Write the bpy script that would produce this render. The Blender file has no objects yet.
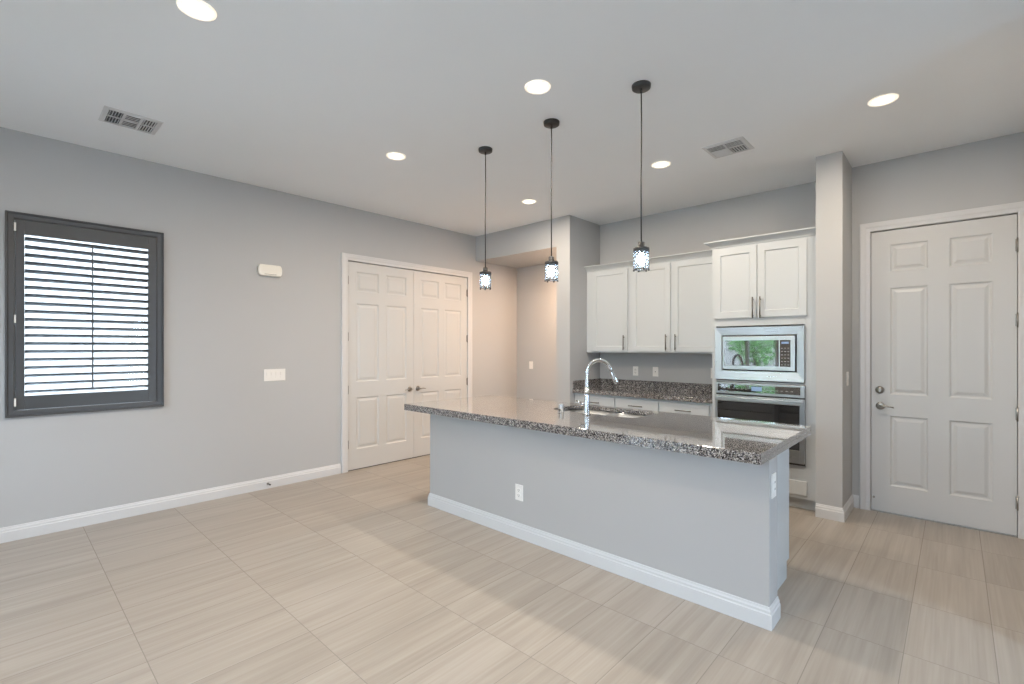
import bpy, bmesh, math, random
from mathutils import Vector, Matrix

scene = bpy.context.scene
COL = scene.collection
R = math.radians

# ------------------------------------------------------------------ camera
EYE = 1.45
cam_data = bpy.data.cameras.new('camera')
cam = bpy.data.objects.new('camera', cam_data)
COL.objects.link(cam)
cam.location = (0, 0, EYE)
cam.rotation_euler = (R(90), 0, R(42.86))
cam_data.sensor_width = 36
cam_data.lens = 477.55 / 1024 * 36
cam_data.shift_y = 4.93 / 1024
cam_data.clip_start = 0.02
scene.camera = cam

# ------------------------------------------------------------------ world, exposure
world = bpy.data.worlds.new('sky')
scene.world = world
world.use_nodes = True
wn = world.node_tree.nodes
bg = wn['Background']
bg.inputs['Color'].default_value = (0.60, 0.79, 1.0, 1)
SKY = 21.0
bg.inputs['Strength'].default_value = SKY
scene.view_settings.view_transform = 'Standard'
scene.view_settings.look = 'None'
scene.view_settings.gamma = 1
scene.view_settings.use_curve_mapping = False
scene.view_settings.exposure = 0.0
scene.cycles.use_denoising = True
scene.cycles.denoising_prefilter = 'NONE'
scene.cycles.max_bounces = 10
scene.cycles.diffuse_bounces = 7
scene.cycles.transparent_max_bounces = 12
scene.cycles.sample_clamp_indirect = 6
scene.cycles.caustics_reflective = False
scene.cycles.caustics_refractive = False

CEIL_W = 10.5      # ceiling light power (W)
PEND_W = 6.0
WARM = (1.0, 0.86, 0.70)
COOL = (0.80, 0.90, 1.0)

# measured layout (metres; camera at x = y = 0)
XL = -5.175       # left wall face
CEIL = 3.077
YREAR = -2.2      # rear wall behind the camera
XR = 2.6          # far right wall
YA = 4.797        # front of the soffit over the alcove
XD0, XD1 = -3.685, -3.48   # divider wall
YK = 5.476        # kitchen wall face
YE = 5.277        # entry door wall face
XC0, XC1 = -0.8755, -0.6857  # column
YC = 4.77
XS = 0.49         # side wall right of the entry door
YALC = 5.69

# portals for the rear glass door and window (they guide sky light only)
def portal(name, loc, rot, sx, sy):
    l = bpy.data.lights.new(name, 'AREA')
    l.shape = 'RECTANGLE'; l.size = sx; l.size_y = sy
    l.cycles.is_portal = True
    o = bpy.data.objects.new(name, l)
    o.location = loc; o.rotation_euler = rot
    COL.objects.link(o)
portal('sky_portal', (-3.55, YREAR + 0.01, 1.22), (R(90), 0, 0), 1.3, 2.44)
portal('sky_portal', (-0.45, YREAR + 0.01, 1.25), (R(90), 0, 0), 1.5, 2.5)
portal('sky_portal', (XR - .01, 2.3, 1.05), (R(90), 0, R(90)), .8, 2.1)
portal('sky_portal', (XL + 0.0, 0.52, 1.69), (R(90), 0, R(-90)), 0.9, 1.45)

# ------------------------------------------------------------------ materials
def new_mat(name):
    m = bpy.data.materials.new(name); m.use_nodes = True
    nt = m.node_tree
    return m, nt, nt.nodes['Principled BSDF']

def N(nt, t, **kw):
    n = nt.nodes.new(t)
    for k, v in kw.items(): setattr(n, k, v)
    return n

def paint(name, col, rough=0.6, var=0.02, bump=0.0, bscale=180, spec=0.5):
    m, nt, b = new_mat(name)
    tc = N(nt, 'ShaderNodeTexCoord')
    no = N(nt, 'ShaderNodeTexNoise'); no.inputs['Scale'].default_value = 2.5
    nt.links.new(tc.outputs['Object'], no.inputs['Vector'])
    mx = N(nt, 'ShaderNodeMix', data_type='RGBA')
    mx.inputs[6].default_value = (*[c * (1 - var) for c in col], 1)
    mx.inputs[7].default_value = (*[min(1, c * (1 + var)) for c in col], 1)
    nt.links.new(no.outputs['Fac'], mx.inputs[0])
    nt.links.new(mx.outputs[2], b.inputs['Base Color'])
    b.inputs['Roughness'].default_value = rough
    b.inputs['Specular IOR Level'].default_value = spec
    if bump:
        n2 = N(nt, 'ShaderNodeTexNoise'); n2.inputs['Scale'].default_value = bscale
        nt.links.new(tc.outputs['Object'], n2.inputs['Vector'])
        bp = N(nt, 'ShaderNodeBump'); bp.inputs['Strength'].default_value = bump
        bp.inputs['Distance'].default_value = 0.002
        nt.links.new(n2.outputs['Fac'], bp.inputs['Height'])
        nt.links.new(bp.outputs[0], b.inputs['Normal'])
    return m

def metal(name, col, rough=0.25, brush=None):
    m, nt, b = new_mat(name)
    b.inputs['Base Color'].default_value = (*col, 1)
    b.inputs['Metallic'].default_value = 1
    b.inputs['Roughness'].default_value = rough
    if brush:
        tc = N(nt, 'ShaderNodeTexCoord'); mp = N(nt, 'ShaderNodeMapping')
        mp.inputs['Scale'].default_value = brush
        no = N(nt, 'ShaderNodeTexNoise'); no.inputs['Scale'].default_value = 1
        nt.links.new(tc.outputs['Object'], mp.inputs['Vector'])
        nt.links.new(mp.outputs[0], no.inputs['Vector'])
        mr = N(nt, 'ShaderNodeMapRange')
        mr.inputs['To Min'].default_value = rough * 0.7; mr.inputs['To Max'].default_value = rough * 1.4
        nt.links.new(no.outputs['Fac'], mr.inputs['Value'])
        nt.links.new(mr.outputs[0], b.inputs['Roughness'])
        bp = N(nt, 'ShaderNodeBump'); bp.inputs['Strength'].default_value = 0.06
        bp.inputs['Distance'].default_value = 0.001
        nt.links.new(no.outputs['Fac'], bp.inputs['Height'])
        nt.links.new(bp.outputs[0], b.inputs['Normal'])
    return m

def emit(name, col, strength):
    m, nt, b = new_mat(name)
    b.inputs['Base Color'].default_value = (0.9, 0.9, 0.9, 1)
    b.inputs['Emission Color'].default_value = (*col, 1)
    b.inputs['Emission Strength'].default_value = strength
    return m

def thin_glass(name, tint=(1, 1, 1), refl=0.08):
    m = bpy.data.materials.new(name); m.use_nodes = True
    nt = m.node_tree; nt.nodes.clear()
    out = N(nt, 'ShaderNodeOutputMaterial')
    tr = N(nt, 'ShaderNodeBsdfTransparent'); tr.inputs[0].default_value = (*tint, 1)
    gl = N(nt, 'ShaderNodeBsdfGlossy'); gl.inputs['Roughness'].default_value = 0.02
    fr = N(nt, 'ShaderNodeFresnel'); fr.inputs['IOR'].default_value = 1.3 + refl
    mx = N(nt, 'ShaderNodeMixShader')
    nt.links.new(fr.outputs[0], mx.inputs[0]); nt.links.new(tr.outputs[0], mx.inputs[1])
    nt.links.new(gl.outputs[0], mx.inputs[2]); nt.links.new(mx.outputs[0], out.inputs[0])
    return m

def granite():
    m, nt, b = new_mat('speckled_granite')
    tc = N(nt, 'ShaderNodeTexCoord')
    n0 = N(nt, 'ShaderNodeTexNoise'); n0.inputs['Scale'].default_value = 90; n0.inputs['Detail'].default_value = 2
    nt.links.new(tc.outputs['Object'], n0.inputs['Vector'])
    va = N(nt, 'ShaderNodeMix', data_type='VECTOR'); va.inputs[0].default_value = 0.012
    nt.links.new(tc.outputs['Object'], va.inputs[4]); nt.links.new(n0.outputs['Color'], va.inputs[5])
    vo = N(nt, 'ShaderNodeTexVoronoi'); vo.inputs['Scale'].default_value = 215
    nt.links.new(va.outputs[1], vo.inputs['Vector'])
    sp = N(nt, 'ShaderNodeSeparateColor'); nt.links.new(vo.outputs['Color'], sp.inputs[0])
    # larger clusters shift the mix of dark and pale grains
    n1 = N(nt, 'ShaderNodeTexNoise'); n1.inputs['Scale'].default_value = 65; n1.inputs['Detail'].default_value = 3
    nt.links.new(tc.outputs['Object'], n1.inputs['Vector'])
    ad = N(nt, 'ShaderNodeMath', operation='MULTIPLY_ADD')
    nt.links.new(n1.outputs['Fac'], ad.inputs[0]); ad.inputs[1].default_value = 0.6; ad.inputs[2].default_value = -0.30
    a2 = N(nt, 'ShaderNodeMath', operation='ADD')
    nt.links.new(sp.outputs[0], a2.inputs[0]); nt.links.new(ad.outputs[0], a2.inputs[1])
    cr = N(nt, 'ShaderNodeValToRGB'); cr.color_ramp.interpolation = 'CONSTANT'
    stops = [(0, (.010, .010, .014)), (.24, (.04, .04, .05)), (.38, (.12, .115, .12)), (.52, (.20, .175, .155)),
             (.66, (.28, .265, .26)), (.81, (.40, .375, .35)), (.93, (.56, .54, .52))]
    el = cr.color_ramp.elements
    el[0].position = 0; el[0].color = (*stops[0][1], 1)
    el[1].position = stops[1][0]; el[1].color = (*stops[1][1], 1)
    for p, c in stops[2:]:
        e = el.new(p); e.color = (*c, 1)
    nt.links.new(a2.outputs[0], cr.inputs[0])
    nt.links.new(cr.outputs[0], b.inputs['Base Color'])
    b.inputs['Roughness'].default_value = 0.12
    b.inputs['Specular IOR Level'].default_value = 0.6
    b.inputs['Coat Weight'].default_value = 1.0
    b.inputs['Coat Roughness'].default_value = 0.03
    b.inputs['Coat IOR'].default_value = 1.33
    return m

TX, TY = 0.3185, 0.6125     # tile pitch
def floor_mat():
    m, nt, b = new_mat('vein_cut_floor_tile')
    tc = N(nt, 'ShaderNodeTexCoord')
    sx = N(nt, 'ShaderNodeSeparateXYZ'); nt.links.new(tc.outputs['Object'], sx.inputs[0])
    def math_(op, a, bb=None, c=None):
        n = N(nt, 'ShaderNodeMath', operation=op)
        for i, v in enumerate((a, bb, c)):
            if v is None: continue
            if isinstance(v, (int, float)): n.inputs[i].default_value = v
            else: nt.links.new(v, n.inputs[i])
        return n.outputs[0]
    u = math_('DIVIDE', math_('SUBTRACT', sx.outputs[0], -0.498), TX)
    v = math_('DIVIDE', math_('SUBTRACT', sx.outputs[1], 0.470), TY)
    iu, iv = math_('FLOOR', u), math_('FLOOR', v)
    fu, fv = math_('FRACT', u), math_('FRACT', v)
    cid = N(nt, 'ShaderNodeCombineXYZ'); nt.links.new(iu, cid.inputs[0]); nt.links.new(iv, cid.inputs[1])
    wh = N(nt, 'ShaderNodeTexWhiteNoise', noise_dimensions='3D'); nt.links.new(cid.outputs[0], wh.inputs['Vector'])
    ws = N(nt, 'ShaderNodeSeparateColor'); nt.links.new(wh.outputs['Color'], ws.inputs[0])
    def streak(kx, ky, det):
        cx = math_('MULTIPLY_ADD', ws.outputs[0], 40.0, math_('MULTIPLY', sx.outputs[0], kx))
        cy = math_('MULTIPLY_ADD', ws.outputs[1], 40.0, math_('MULTIPLY', sx.outputs[1], ky))
        cc = N(nt, 'ShaderNodeCombineXYZ'); nt.links.new(cx, cc.inputs[0]); nt.links.new(cy, cc.inputs[1]); nt.links.new(ws.outputs[2], cc.inputs[2])
        n = N(nt, 'ShaderNodeTexNoise'); n.inputs['Scale'].default_value = 1; n.inputs['Detail'].default_value = det
        n.inputs['Distortion'].default_value = 0.25
        nt.links.new(cc.outputs[0], n.inputs['Vector'])
        return n.outputs['Fac']
    s1 = streak(16, 0.9, 3); s2 = streak(75, 1.6, 2)
    s = math_('ADD', math_('MULTIPLY', s1, 0.62), math_('MULTIPLY', s2, 0.38))
    s = math_('ADD', s, math_('MULTIPLY', math_('SUBTRACT', ws.outputs[2], 0.5), 0.10))
    cr = N(nt, 'ShaderNodeValToRGB'); nt.links.new(s, cr.inputs[0])
    el = cr.color_ramp.elements
    el[0].position = 0.34; el[0].color = (.298, .262, .222, 1)
    el[1].position = 0.66; el[1].color = (.388, .347, .302, 1)
    e = el.new(0.5); e.color = (.345, .305, .261, 1)
    # grout
    du = math_('MULTIPLY', math_('MINIMUM', fu, math_('SUBTRACT', 1.0, fu)), TX)
    dv = math_('MULTIPLY', math_('MINIMUM', fv, math_('SUBTRACT', 1.0, fv)), TY)
    g = math_('LESS_THAN', math_('MINIMUM', du, dv), 0.0017)
    mx = N(nt, 'ShaderNodeMix', data_type='RGBA')
    nt.links.new(g, mx.inputs[0]); nt.links.new(cr.outputs[0], mx.inputs[6]); mx.inputs[7].default_value = (.25, .225, .20, 1)
    nt.links.new(mx.outputs[2], b.inputs['Base Color'])
    rr = math_('MULTIPLY_ADD', g, 0.4, 0.38)
    nt.links.new(rr, b.inputs['Roughness'])
    bp = N(nt, 'ShaderNodeBump'); bp.inputs['Strength'].default_value = 0.3; bp.inputs['Distance'].default_value = 0.001
    bp.invert = True
    nt.links.new(g, bp.inputs['Height']); nt.links.new(bp.outputs[0], b.inputs['Normal'])
    return m

WALL = paint('greige_wall_paint', (.460, .462, .464), .75, .015, .10)
CEILP = paint('ceiling_paint', (.84, .86, .88), .85, .01, .12, 120)
ISLP = paint('island_wall_paint', (.445, .435, .43), .7, .015, .10)
TRIM = paint('white_trim_paint', (.62, .62, .625), .35, .01)
DOORP = paint('white_door_paint', (.57, .57, .565), .4, .01)
CAB = paint('cream_cabinet_paint', (.525, .55, .565), .35, .01)
CHAR = paint('charcoal_paint', (.065, .068, .072), .4, .03)
PLATE = paint('white_plastic', (.82, .80, .77), .3, .01)
SLOT = paint('dark_slot', (.06, .055, .05), .5)
IVORY = paint('ivory_plastic', (.80, .77, .70), .35, .01)
DARK = paint('vent_duct_dark', (.08, .08, .085), .6)
STEEL = metal('brushed_stainless', (.50, .51, .52), .30, (3, 3, 160))
SINKST = metal('satin_sink_steel', (.50, .52, .54), .3, (90, 90, 90))
CHROME = metal('chrome', (.74, .77, .80), .16)
NICKEL = metal('satin_nickel', (.34, .32, .29), .32)
DNICK = metal('dark_nickel', (.20, .19, .175), .38)
BLACKM = paint('black_metal', (.025, .024, .024), .4)
GRAN = granite()
FLOORM = floor_mat()
BLKGL, _nt, _b = new_mat('black_glass')
_n = N(_nt, 'ShaderNodeTexNoise'); _n.inputs['Scale'].default_value = 30
_c = N(_nt, 'ShaderNodeMapRange'); _c.inputs['To Min'].default_value = .03; _c.inputs['To Max'].default_value = .05
_nt.links.new(_n.outputs['Fac'], _c.inputs['Value']); _nt.links.new(_c.outputs[0], _b.inputs['Roughness'])
_b.inputs['Base Color'].default_value = (.012, .012, .014, 1); _b.inputs['Specular IOR Level'].default_value = 1.0
_b.inputs['IOR'].default_value = 1.9
GLASS = thin_glass('window_glass')
CRYST = thin_glass('crystal_bead_glass', (.92, .96, 1.0), .35)
_nt = CRYST.node_tree; _o = [n for n in _nt.nodes if n.type == 'OUTPUT_MATERIAL'][0]; _m = [n for n in _nt.nodes if n.type == 'MIX_SHADER'][0]
_t = N(_nt, 'ShaderNodeBsdfTranslucent'); _t.inputs[0].default_value = (.85, .93, 1, 1)
_m2 = N(_nt, 'ShaderNodeMixShader'); _m2.inputs[0].default_value = .18
_nt.links.new(_m.outputs[0], _m2.inputs[1]); _nt.links.new(_t.outputs[0], _m2.inputs[2]); _nt.links.new(_m2.outputs[0], _o.inputs[0])
LENS = emit('ceiling_light_lens', (1.0, .90, .74), 7.0)
BULB = emit('cool_bulb', (.74, .88, 1.0), 42.0)
CLOCK = emit('display_glow', (.45, .65, 1.0), .5)
CLOCK.node_tree.nodes['Principled BSDF'].inputs['Base Color'].default_value = (.02, .03, .04, 1)
PATIO = paint('yard_concrete', (.58, .57, .55), .9, .2, .5, 60)  # made pale to bounce daylight up onto the ceiling
STUCCO = paint('yard_stucco', (.30, .27, .24), .9, .05, .5, 60)
LEAF = paint('tree_leaf', (.10, .26, .04), .6, .4)
BARK = paint('tree_bark', (.12, .085, .06), .9, .2)
PURPLE = paint('display_print', (.26, .27, .28), .5)

# ------------------------------------------------------------------ mesh helpers
class MB:
    def __init__(self): self.bm = bmesh.new()
    def box(self, x0, x1, y0, y1, z0, z1, bev=0.0, seg=2):
        t = bmesh.new()
        bmesh.ops.create_cube(t, size=1)
        bmesh.ops.scale(t, vec=(x1 - x0, y1 - y0, z1 - z0), verts=t.verts)
        bmesh.ops.translate(t, vec=((x0 + x1) / 2, (y0 + y1) / 2, (z0 + z1) / 2), verts=t.verts)
        if bev: bmesh.ops.bevel(t, geom=t.edges[:], offset=bev, segments=seg, affect='EDGES', profile=0.7)
        self.merge(t); return self
    def merge(self, t, M=None):
        if M is not None: bmesh.ops.transform(t, matrix=M, verts=t.verts)
        me = bpy.data.meshes.new('tmp'); t.to_mesh(me); t.free()
        self.bm.from_mesh(me); bpy.data.meshes.remove(me)
    def quad(self, *ps):
        vs = [self.bm.verts.new(p) for p in ps]
        self.bm.faces.new(vs)
    def lathe(self, prof, M=None, n=32, smooth=True):
        """prof: (r, z) pairs revolved about z"""
        t = bmesh.new(); rings = []
        for r, z in prof:
            if r < 1e-6: rings.append([t.verts.new((0, 0, z))])
            else: rings.append([t.verts.new((r * math.cos(2 * math.pi * i / n), r * math.sin(2 * math.pi * i / n), z)) for i in range(n)])
        for a, b in zip(rings, rings[1:]):
            for i in range(n):
                j = (i + 1) % n
                if len(a) == 1 and len(b) == 1: continue
                if len(a) == 1: f = [a[0], b[i], b[j]]
                elif len(b) == 1: f = [a[i], b[0], a[j]]
                else: f = [a[i], b[i], b[j], a[j]]
                t.faces.new(f).smooth = smooth
        bmesh.ops.recalc_face_normals(t, faces=t.faces)
        self.merge(t, M); return self
    def tube(self, pts, r, n=12, caps=True):
        """pts: list of points; r: one radius or one per point"""
        pts = [Vector(p) for p in pts]
        rs = r if isinstance(r, (list, tuple)) else [r] * len(pts)
        t = bmesh.new(); rings = []
        d = (pts[1] - pts[0]).normalized()
        up = Vector((0, 0, 1)) if abs(d.z) < .9 else Vector((1, 0, 0))
        a = d.cross(up).normalized()
        for i, p in enumerate(pts):
            if i == 0: d = pts[1] - pts[0]
            elif i == len(pts) - 1: d = pts[-1] - pts[-2]
            else: d = (pts[i + 1] - p).normalized() + (p - pts[i - 1]).normalized()
            d.normalize()
            a = (a - d * a.dot(d)).normalized(); b = d.cross(a)
            rings.append([t.verts.new(p + (a * math.cos(2 * math.pi * k / n) + b * math.sin(2 * math.pi * k / n)) * rs[i]) for k in range(n)])
        for q, w in zip(rings, rings[1:]):
            for k in range(n):
                t.faces.new([q[k], q[(k + 1) % n], w[(k + 1) % n], w[k]]).smooth = True
        if caps:
            t.faces.new(rings[0][::-1]); t.faces.new(rings[-1])
        bmesh.ops.recalc_face_normals(t, faces=t.faces)
        self.merge(t); return self
    def ball(self, c, r, sub=2, sc=(1, 1, 1)):
        t = bmesh.new(); bmesh.ops.create_icosphere(t, subdivisions=sub, radius=r)
        for f in t.faces: f.smooth = True
        self.merge(t, Matrix.Translation(c) @ Matrix.Diagonal((*sc, 1))); return self
    def sweep(self, path, prof, plane='xy', base=0.0, closed=False):
        """path: 2D points; prof: (out, up) with out to the RIGHT of the travel direction;
        plane 'xy': up = z; plane 'xz': path in x,z and up = -y"""
        P = [Vector(p) for p in path]; n = len(P); rings = []
        t = bmesh.new()
        for i in range(n):
            if closed or 0 < i < n - 1:
                d0 = (P[i] - P[i - 1]).normalized(); d1 = (P[(i + 1) % n] - P[i]).normalized()
            elif i == 0: d0 = d1 = (P[1] - P[0]).normalized()
            else: d0 = d1 = (P[-1] - P[-2]).normalized()
            n0 = Vector((d0.y, -d0.x)); n1 = Vector((d1.y, -d1.x))
            mv = (n0 + n1); mv = mv / max(1e-6, mv.dot(n0)) if mv.length > 1e-6 else n0
            ring = []
            for o, h in prof:
                q = P[i] + mv * o
                ring.append(t.verts.new((q.x, q.y, base + h) if plane == 'xy' else (q.x, base - h, q.y)))
            rings.append(ring)
        m = len(prof)
        for i in range(n if closed else n - 1):
            a, b = rings[i], rings[(i + 1) % n]
            for k in range(m):
                t.faces.new([a[k], b[k], b[(k + 1) % m], a[(k + 1) % m]])
        if not closed:
            t.faces.new(rings[0]); t.faces.new(rings[-1][::-1])
        bmesh.ops.recalc_face_normals(t, faces=t.faces)
        self.merge(t); return self
    def panelled(self, w, h, t, xs, zs, rings, x0=0.0, z0=0.0, y0=0.0, edge=0.0015):
        """slab with front at y=y0 facing -y; panels spanned by xs pairs and zs pairs"""
        bm = bmesh.new()
        X = sorted({0, w, *[v for p in xs for v in p]}); Z = sorted({0, h, *[v for p in zs for v in p]})
        holes = [(a, b, c, d) for a, b in xs for c, d in zs]
        def V(x, y, z): return bm.verts.new((x0 + x, y0 + y, z0 + z))
        for i in range(len(X) - 1):
            for j in range(len(Z) - 1):
                c = ((X[i] + X[i + 1]) / 2, (Z[j] + Z[j + 1]) / 2)
                if any(a < c[0] < b and cc < c[1] < d for a, b, cc, d in holes): continue
                bm.faces.new([V(X[i], 0, Z[j]), V(X[i + 1], 0, Z[j]), V(X[i + 1], 0, Z[j + 1]), V(X[i], 0, Z[j + 1])])
        for a, b, c, d in holes:
            prev = None
            for ins, dep in rings:
                cur = [V(a + ins, dep, c + ins), V(b - ins, dep, c + ins), V(b - ins, dep, d - ins), V(a + ins, dep, d - ins)]
                if prev:
                    for k in range(4): bm.faces.new([prev[k], prev[(k + 1) % 4], cur[(k + 1) % 4], cur[k]])
                prev = cur
            bm.faces.new(prev)
        # sides and back
        f = [V(0, 0, 0), V(w, 0, 0), V(w, 0, h), V(0, 0, h)]; g = [V(0, t, 0), V(w, t, 0), V(w, t, h), V(0, t, h)]
        for k in range(4): bm.faces.new([f[(k + 1) % 4], f[k], g[k], g[(k + 1) % 4]])
        bm.faces.new(g[::-1])
        bmesh.ops.remove_doubles(bm, verts=bm.verts, dist=1e-5)
        bmesh.ops.recalc_face_normals(bm, faces=bm.faces)
        self.merge(bm); return self
    def build(self, name, mat, parent=None, loc=None, rotz=0, smooth=None):
        me = bpy.data.meshes.new(name); self.bm.to_mesh(me); self.bm.free()
        me.materials.append(mat)
        o = bpy.data.objects.new(name, me); COL.objects.link(o)
        if parent: o.parent = parent
        if loc is not None: o.location = loc
        o.rotation_euler[2] = rotz
        return o

def thing(name, label, cat, loc, rotz=0, group=None):
    o = bpy.data.objects.new(name, None); COL.objects.link(o)
    o.empty_display_size = 0.1
    o.location = loc; o.rotation_euler = (0, 0, rotz)
    return tag(o, label, cat, group)
def tag(o, label, cat, group=None):
    o['label'] = label; o['category'] = cat
    if group: o['group'] = group
    return o
def struct(o, label=None, cat=None):
    o['kind'] = 'structure'
    if label: o['label'] = label
    if cat: o['category'] = cat
    return o
def copy_tree(o, parent=None):
    c = o.copy(); COL.objects.link(c)
    if parent: c.parent = parent
    for ch in [x for x in bpy.data.objects if x.parent == o]:
        if ch is not c: copy_tree(ch, c)
    return c

def wall(name, mat, axis, face, thick, u0, u1, z0, z1, holes=(), label=None):
    """axis 'x': wall in plane x=face running along y; 'y': plane y=face running along x.
    thick signed: direction away from the room."""
    bm = bmesh.new()
    U = sorted({u0, u1, *[v for h in holes for v in h[:2]]}); Z = sorted({z0, z1, *[v for h in holes for v in h[2:]]})
    solid = {}
    for i in range(len(U) - 1):
        for j in range(len(Z) - 1):
            cu, cz = (U[i] + U[i + 1]) / 2, (Z[j] + Z[j + 1]) / 2
            solid[i, j] = not any(h[0] < cu < h[1] and h[2] < cz < h[3] for h in holes)
    def V(u, d, z): return bm.verts.new((face + d, u, z) if axis == 'x' else (u, face + d, z))
    for (i, j), s in solid.items():
        if not s: continue
        a, b, c, d = U[i], U[i + 1], Z[j], Z[j + 1]
        for dd in (0, thick): bm.faces.new([V(a, dd, c), V(b, dd, c), V(b, dd, d), V(a, dd, d)])
        if not solid.get((i - 1, j)): bm.faces.new([V(a, 0, c), V(a, thick, c), V(a, thick, d), V(a, 0, d)])
        if not solid.get((i + 1, j)): bm.faces.new([V(b, 0, c), V(b, thick, c), V(b, thick, d), V(b, 0, d)])
        if not solid.get((i, j - 1)): bm.faces.new([V(a, 0, c), V(b, 0, c), V(b, thick, c), V(a, thick, c)])
        if not solid.get((i, j + 1)): bm.faces.new([V(a, 0, d), V(b, 0, d), V(b, thick, d), V(a, thick, d)])
    bmesh.ops.remove_doubles(bm, verts=bm.verts, dist=1e-5)
    bmesh.ops.recalc_face_normals(bm, faces=bm.faces)
    me = bpy.data.meshes.new(name); bm.to_mesh(me); bm.free(); me.materials.append(mat)
    o = bpy.data.objects.new(name, me); COL.objects.link(o)
    return struct(o, label)

# ------------------------------------------------------------------ room shell
TH = 0.12
WIN = (0.055, 0.985, 0.935, 2.445)
D1Y0, D1Y1, DH1 = 2.762, 4.636, 2.462
E0, E1, DH2 = -0.556, 0.356, 2.476

o = MB().box(XL - 1.2, XR + .2, YREAR - .2, 6.0, -0.12, 0).build('floor', FLOORM); struct(o)
o = MB().box(XL - .2, XR + .2, YREAR - .2, 6.0, CEIL, CEIL + .15).build('ceiling', CEILP); struct(o)
wall('wall_left', WALL, 'x', XL, -0.16, YREAR, YALC + .14, 0, CEIL, [WIN, (D1Y0, D1Y1, 0, DH1)])
wall('wall_alcove', WALL, 'y', YALC, 0.14, XL, XD0, 0, 2.715)
o = MB().box(XL, XD0, YA, YALC + .14, 2.715, CEIL).build('wall_soffit', WALL); struct(o)
o = MB().box(XD0, XD1, YA, YALC + .14, 0, CEIL).build('wall_divider', WALL); struct(o)
wall('wall_kitchen', WALL, 'y', YK, 0.14, XD1, XC0, 0, CEIL)
o = MB().box(XC0, XC1, YC, YK + .14, 0, CEIL).build('wall_column', WALL); struct(o)
wall('wall_entry', WALL, 'y', YE, 0.14, XC1, XS + .14, 0, CEIL, [(E0, E1, 0, DH2)])
wall('wall_side', WALL, 'x', XS, 0.14, 3.70, YE, 0, CEIL)
o = MB().box(.305, XR + .14, 3.40, 3.70, 0, CEIL).build('wall_return', WALL); struct(o)
wall('wall_right', WALL, 'x', XR, 0.14, YREAR, 3.40, 0, CEIL, [(1.9, 2.7, 0, 2.1)])
wall('wall_rear', WALL, 'y', YREAR, -0.14, XL, XR, 0, CEIL, [(-4.2, -2.9, 0, 2.44), (-1.2, 0.3, 0, 2.5)])

# dark closet behind the double doors and an added box blocking sky light behind the entry door
m = MB(); m.box(XL - .95, XL - .85, D1Y0 - .3, D1Y1 + .3, 0, CEIL); m.box(XL - .85, XL - .16, D1Y0 - .3, D1Y0 - .2, 0, CEIL); m.box(XL - .85, XL - .16, D1Y1 + .2, D1Y1 + .3, 0, CEIL)
m.box(XL - .85, XL - .16, D1Y0 - .2, D1Y1 + .2, 2.7, 2.8)
struct(m.build('wall_closet', WALL))
m = MB(); m.box(E0 - .3, E1 + .3, YE + .55, YE + .65, 0, CEIL); m.box(E0 - .3, E0 - .2, YE + .14, YE + .55, 0, CEIL); m.box(E1 + .2, E1 + .3, YE + .14, YE + .55, 0, CEIL)
m.box(E0 - .2, E1 + .2, YE + .14, YE + .55, 2.7, 2.8)
struct(m.build('wall_sky_block', WALL))

BB = [(0, 0), (.015, 0), (.015, .074), (.0105, .080), (.0105, .092), (.006, .100), (.004, .110), (0, .112)]
def baseboard(name, path, parent=None, mat=TRIM):
    o = MB().sweep(path, BB).build(name, mat, parent)
    return o
CW = 0.085  # casing width
struct(baseboard('baseboard_left', [(XL, YREAR), (XL, 2.762 - CW)]))
struct(baseboard('baseboard_alcove', [(XL, 4.73), (XL, YALC), (XD0, YALC), (XD0, YA), (XD1, YA), (XD1, YA + .06)]))
struct(baseboard('baseboard_column', [(XC0, YC), (XC1, YC), (XC1, YE), (E0 - CW + .008, YE)][::1]))
struct(baseboard('baseboard_side', [(E1 + CW - .008, YE), (XS, YE), (XS, 3.70), (.305, 3.70), (.305, 3.40), (XR, 3.40), (XR, 2.75)]))

# casings: profile (outward, protrusion)
CAS = [(0, 0), (0, .010), (.006, .014), (.030, .015), (.040, .019), (.070, .021), (.078, .018), (.080, .0)]
def casing(name, x0, x1, ztop, loc, rotz):
    """inner edge from (x0,0) over the top to (x1,0), local frame facing -y; includes the jamb"""
    m = MB()
    # travel up the left side, across, down the right: outward must be to the left -> reverse
    m.sweep([(x1, 0), (x1, ztop), (x0, ztop), (x0, 0)], CAS, plane='xz')
    m.box(x0 - .006, x0, -.0005, .12, 0, ztop + .006)
    m.box(x1, x1 + .006, -.0005, .12, 0, ztop + .006)
    m.box(x0, x1, -.0005, .12, ztop, ztop + .006)
    m.box(x0, x0 + .012, .050, .062, 0, ztop); m.box(x1 - .012, x1, .050, .062, 0, ztop); m.box(x0, x1, .050, .062, ztop - .012, ztop)
    o = m.build(name, TRIM, None, loc, rotz)
    return struct(o)
# double closet door casing (left wall, local x -> +Y)
casing('trim_1', D1Y0 + .006, D1Y1 - .006, DH1 - .006, (XL, 0, 0), R(90))
casing('trim_2', E0 + .006, E1 - .006, DH2 - .006, (0, YE, 0), 0)

RAISED = [(0, 0), (.006, .005), (.012, .0095), (.024, .0095), (.046, .0025)]
SHAKER = [(0, 0), (.003, .004), (.006, .009)]

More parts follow.
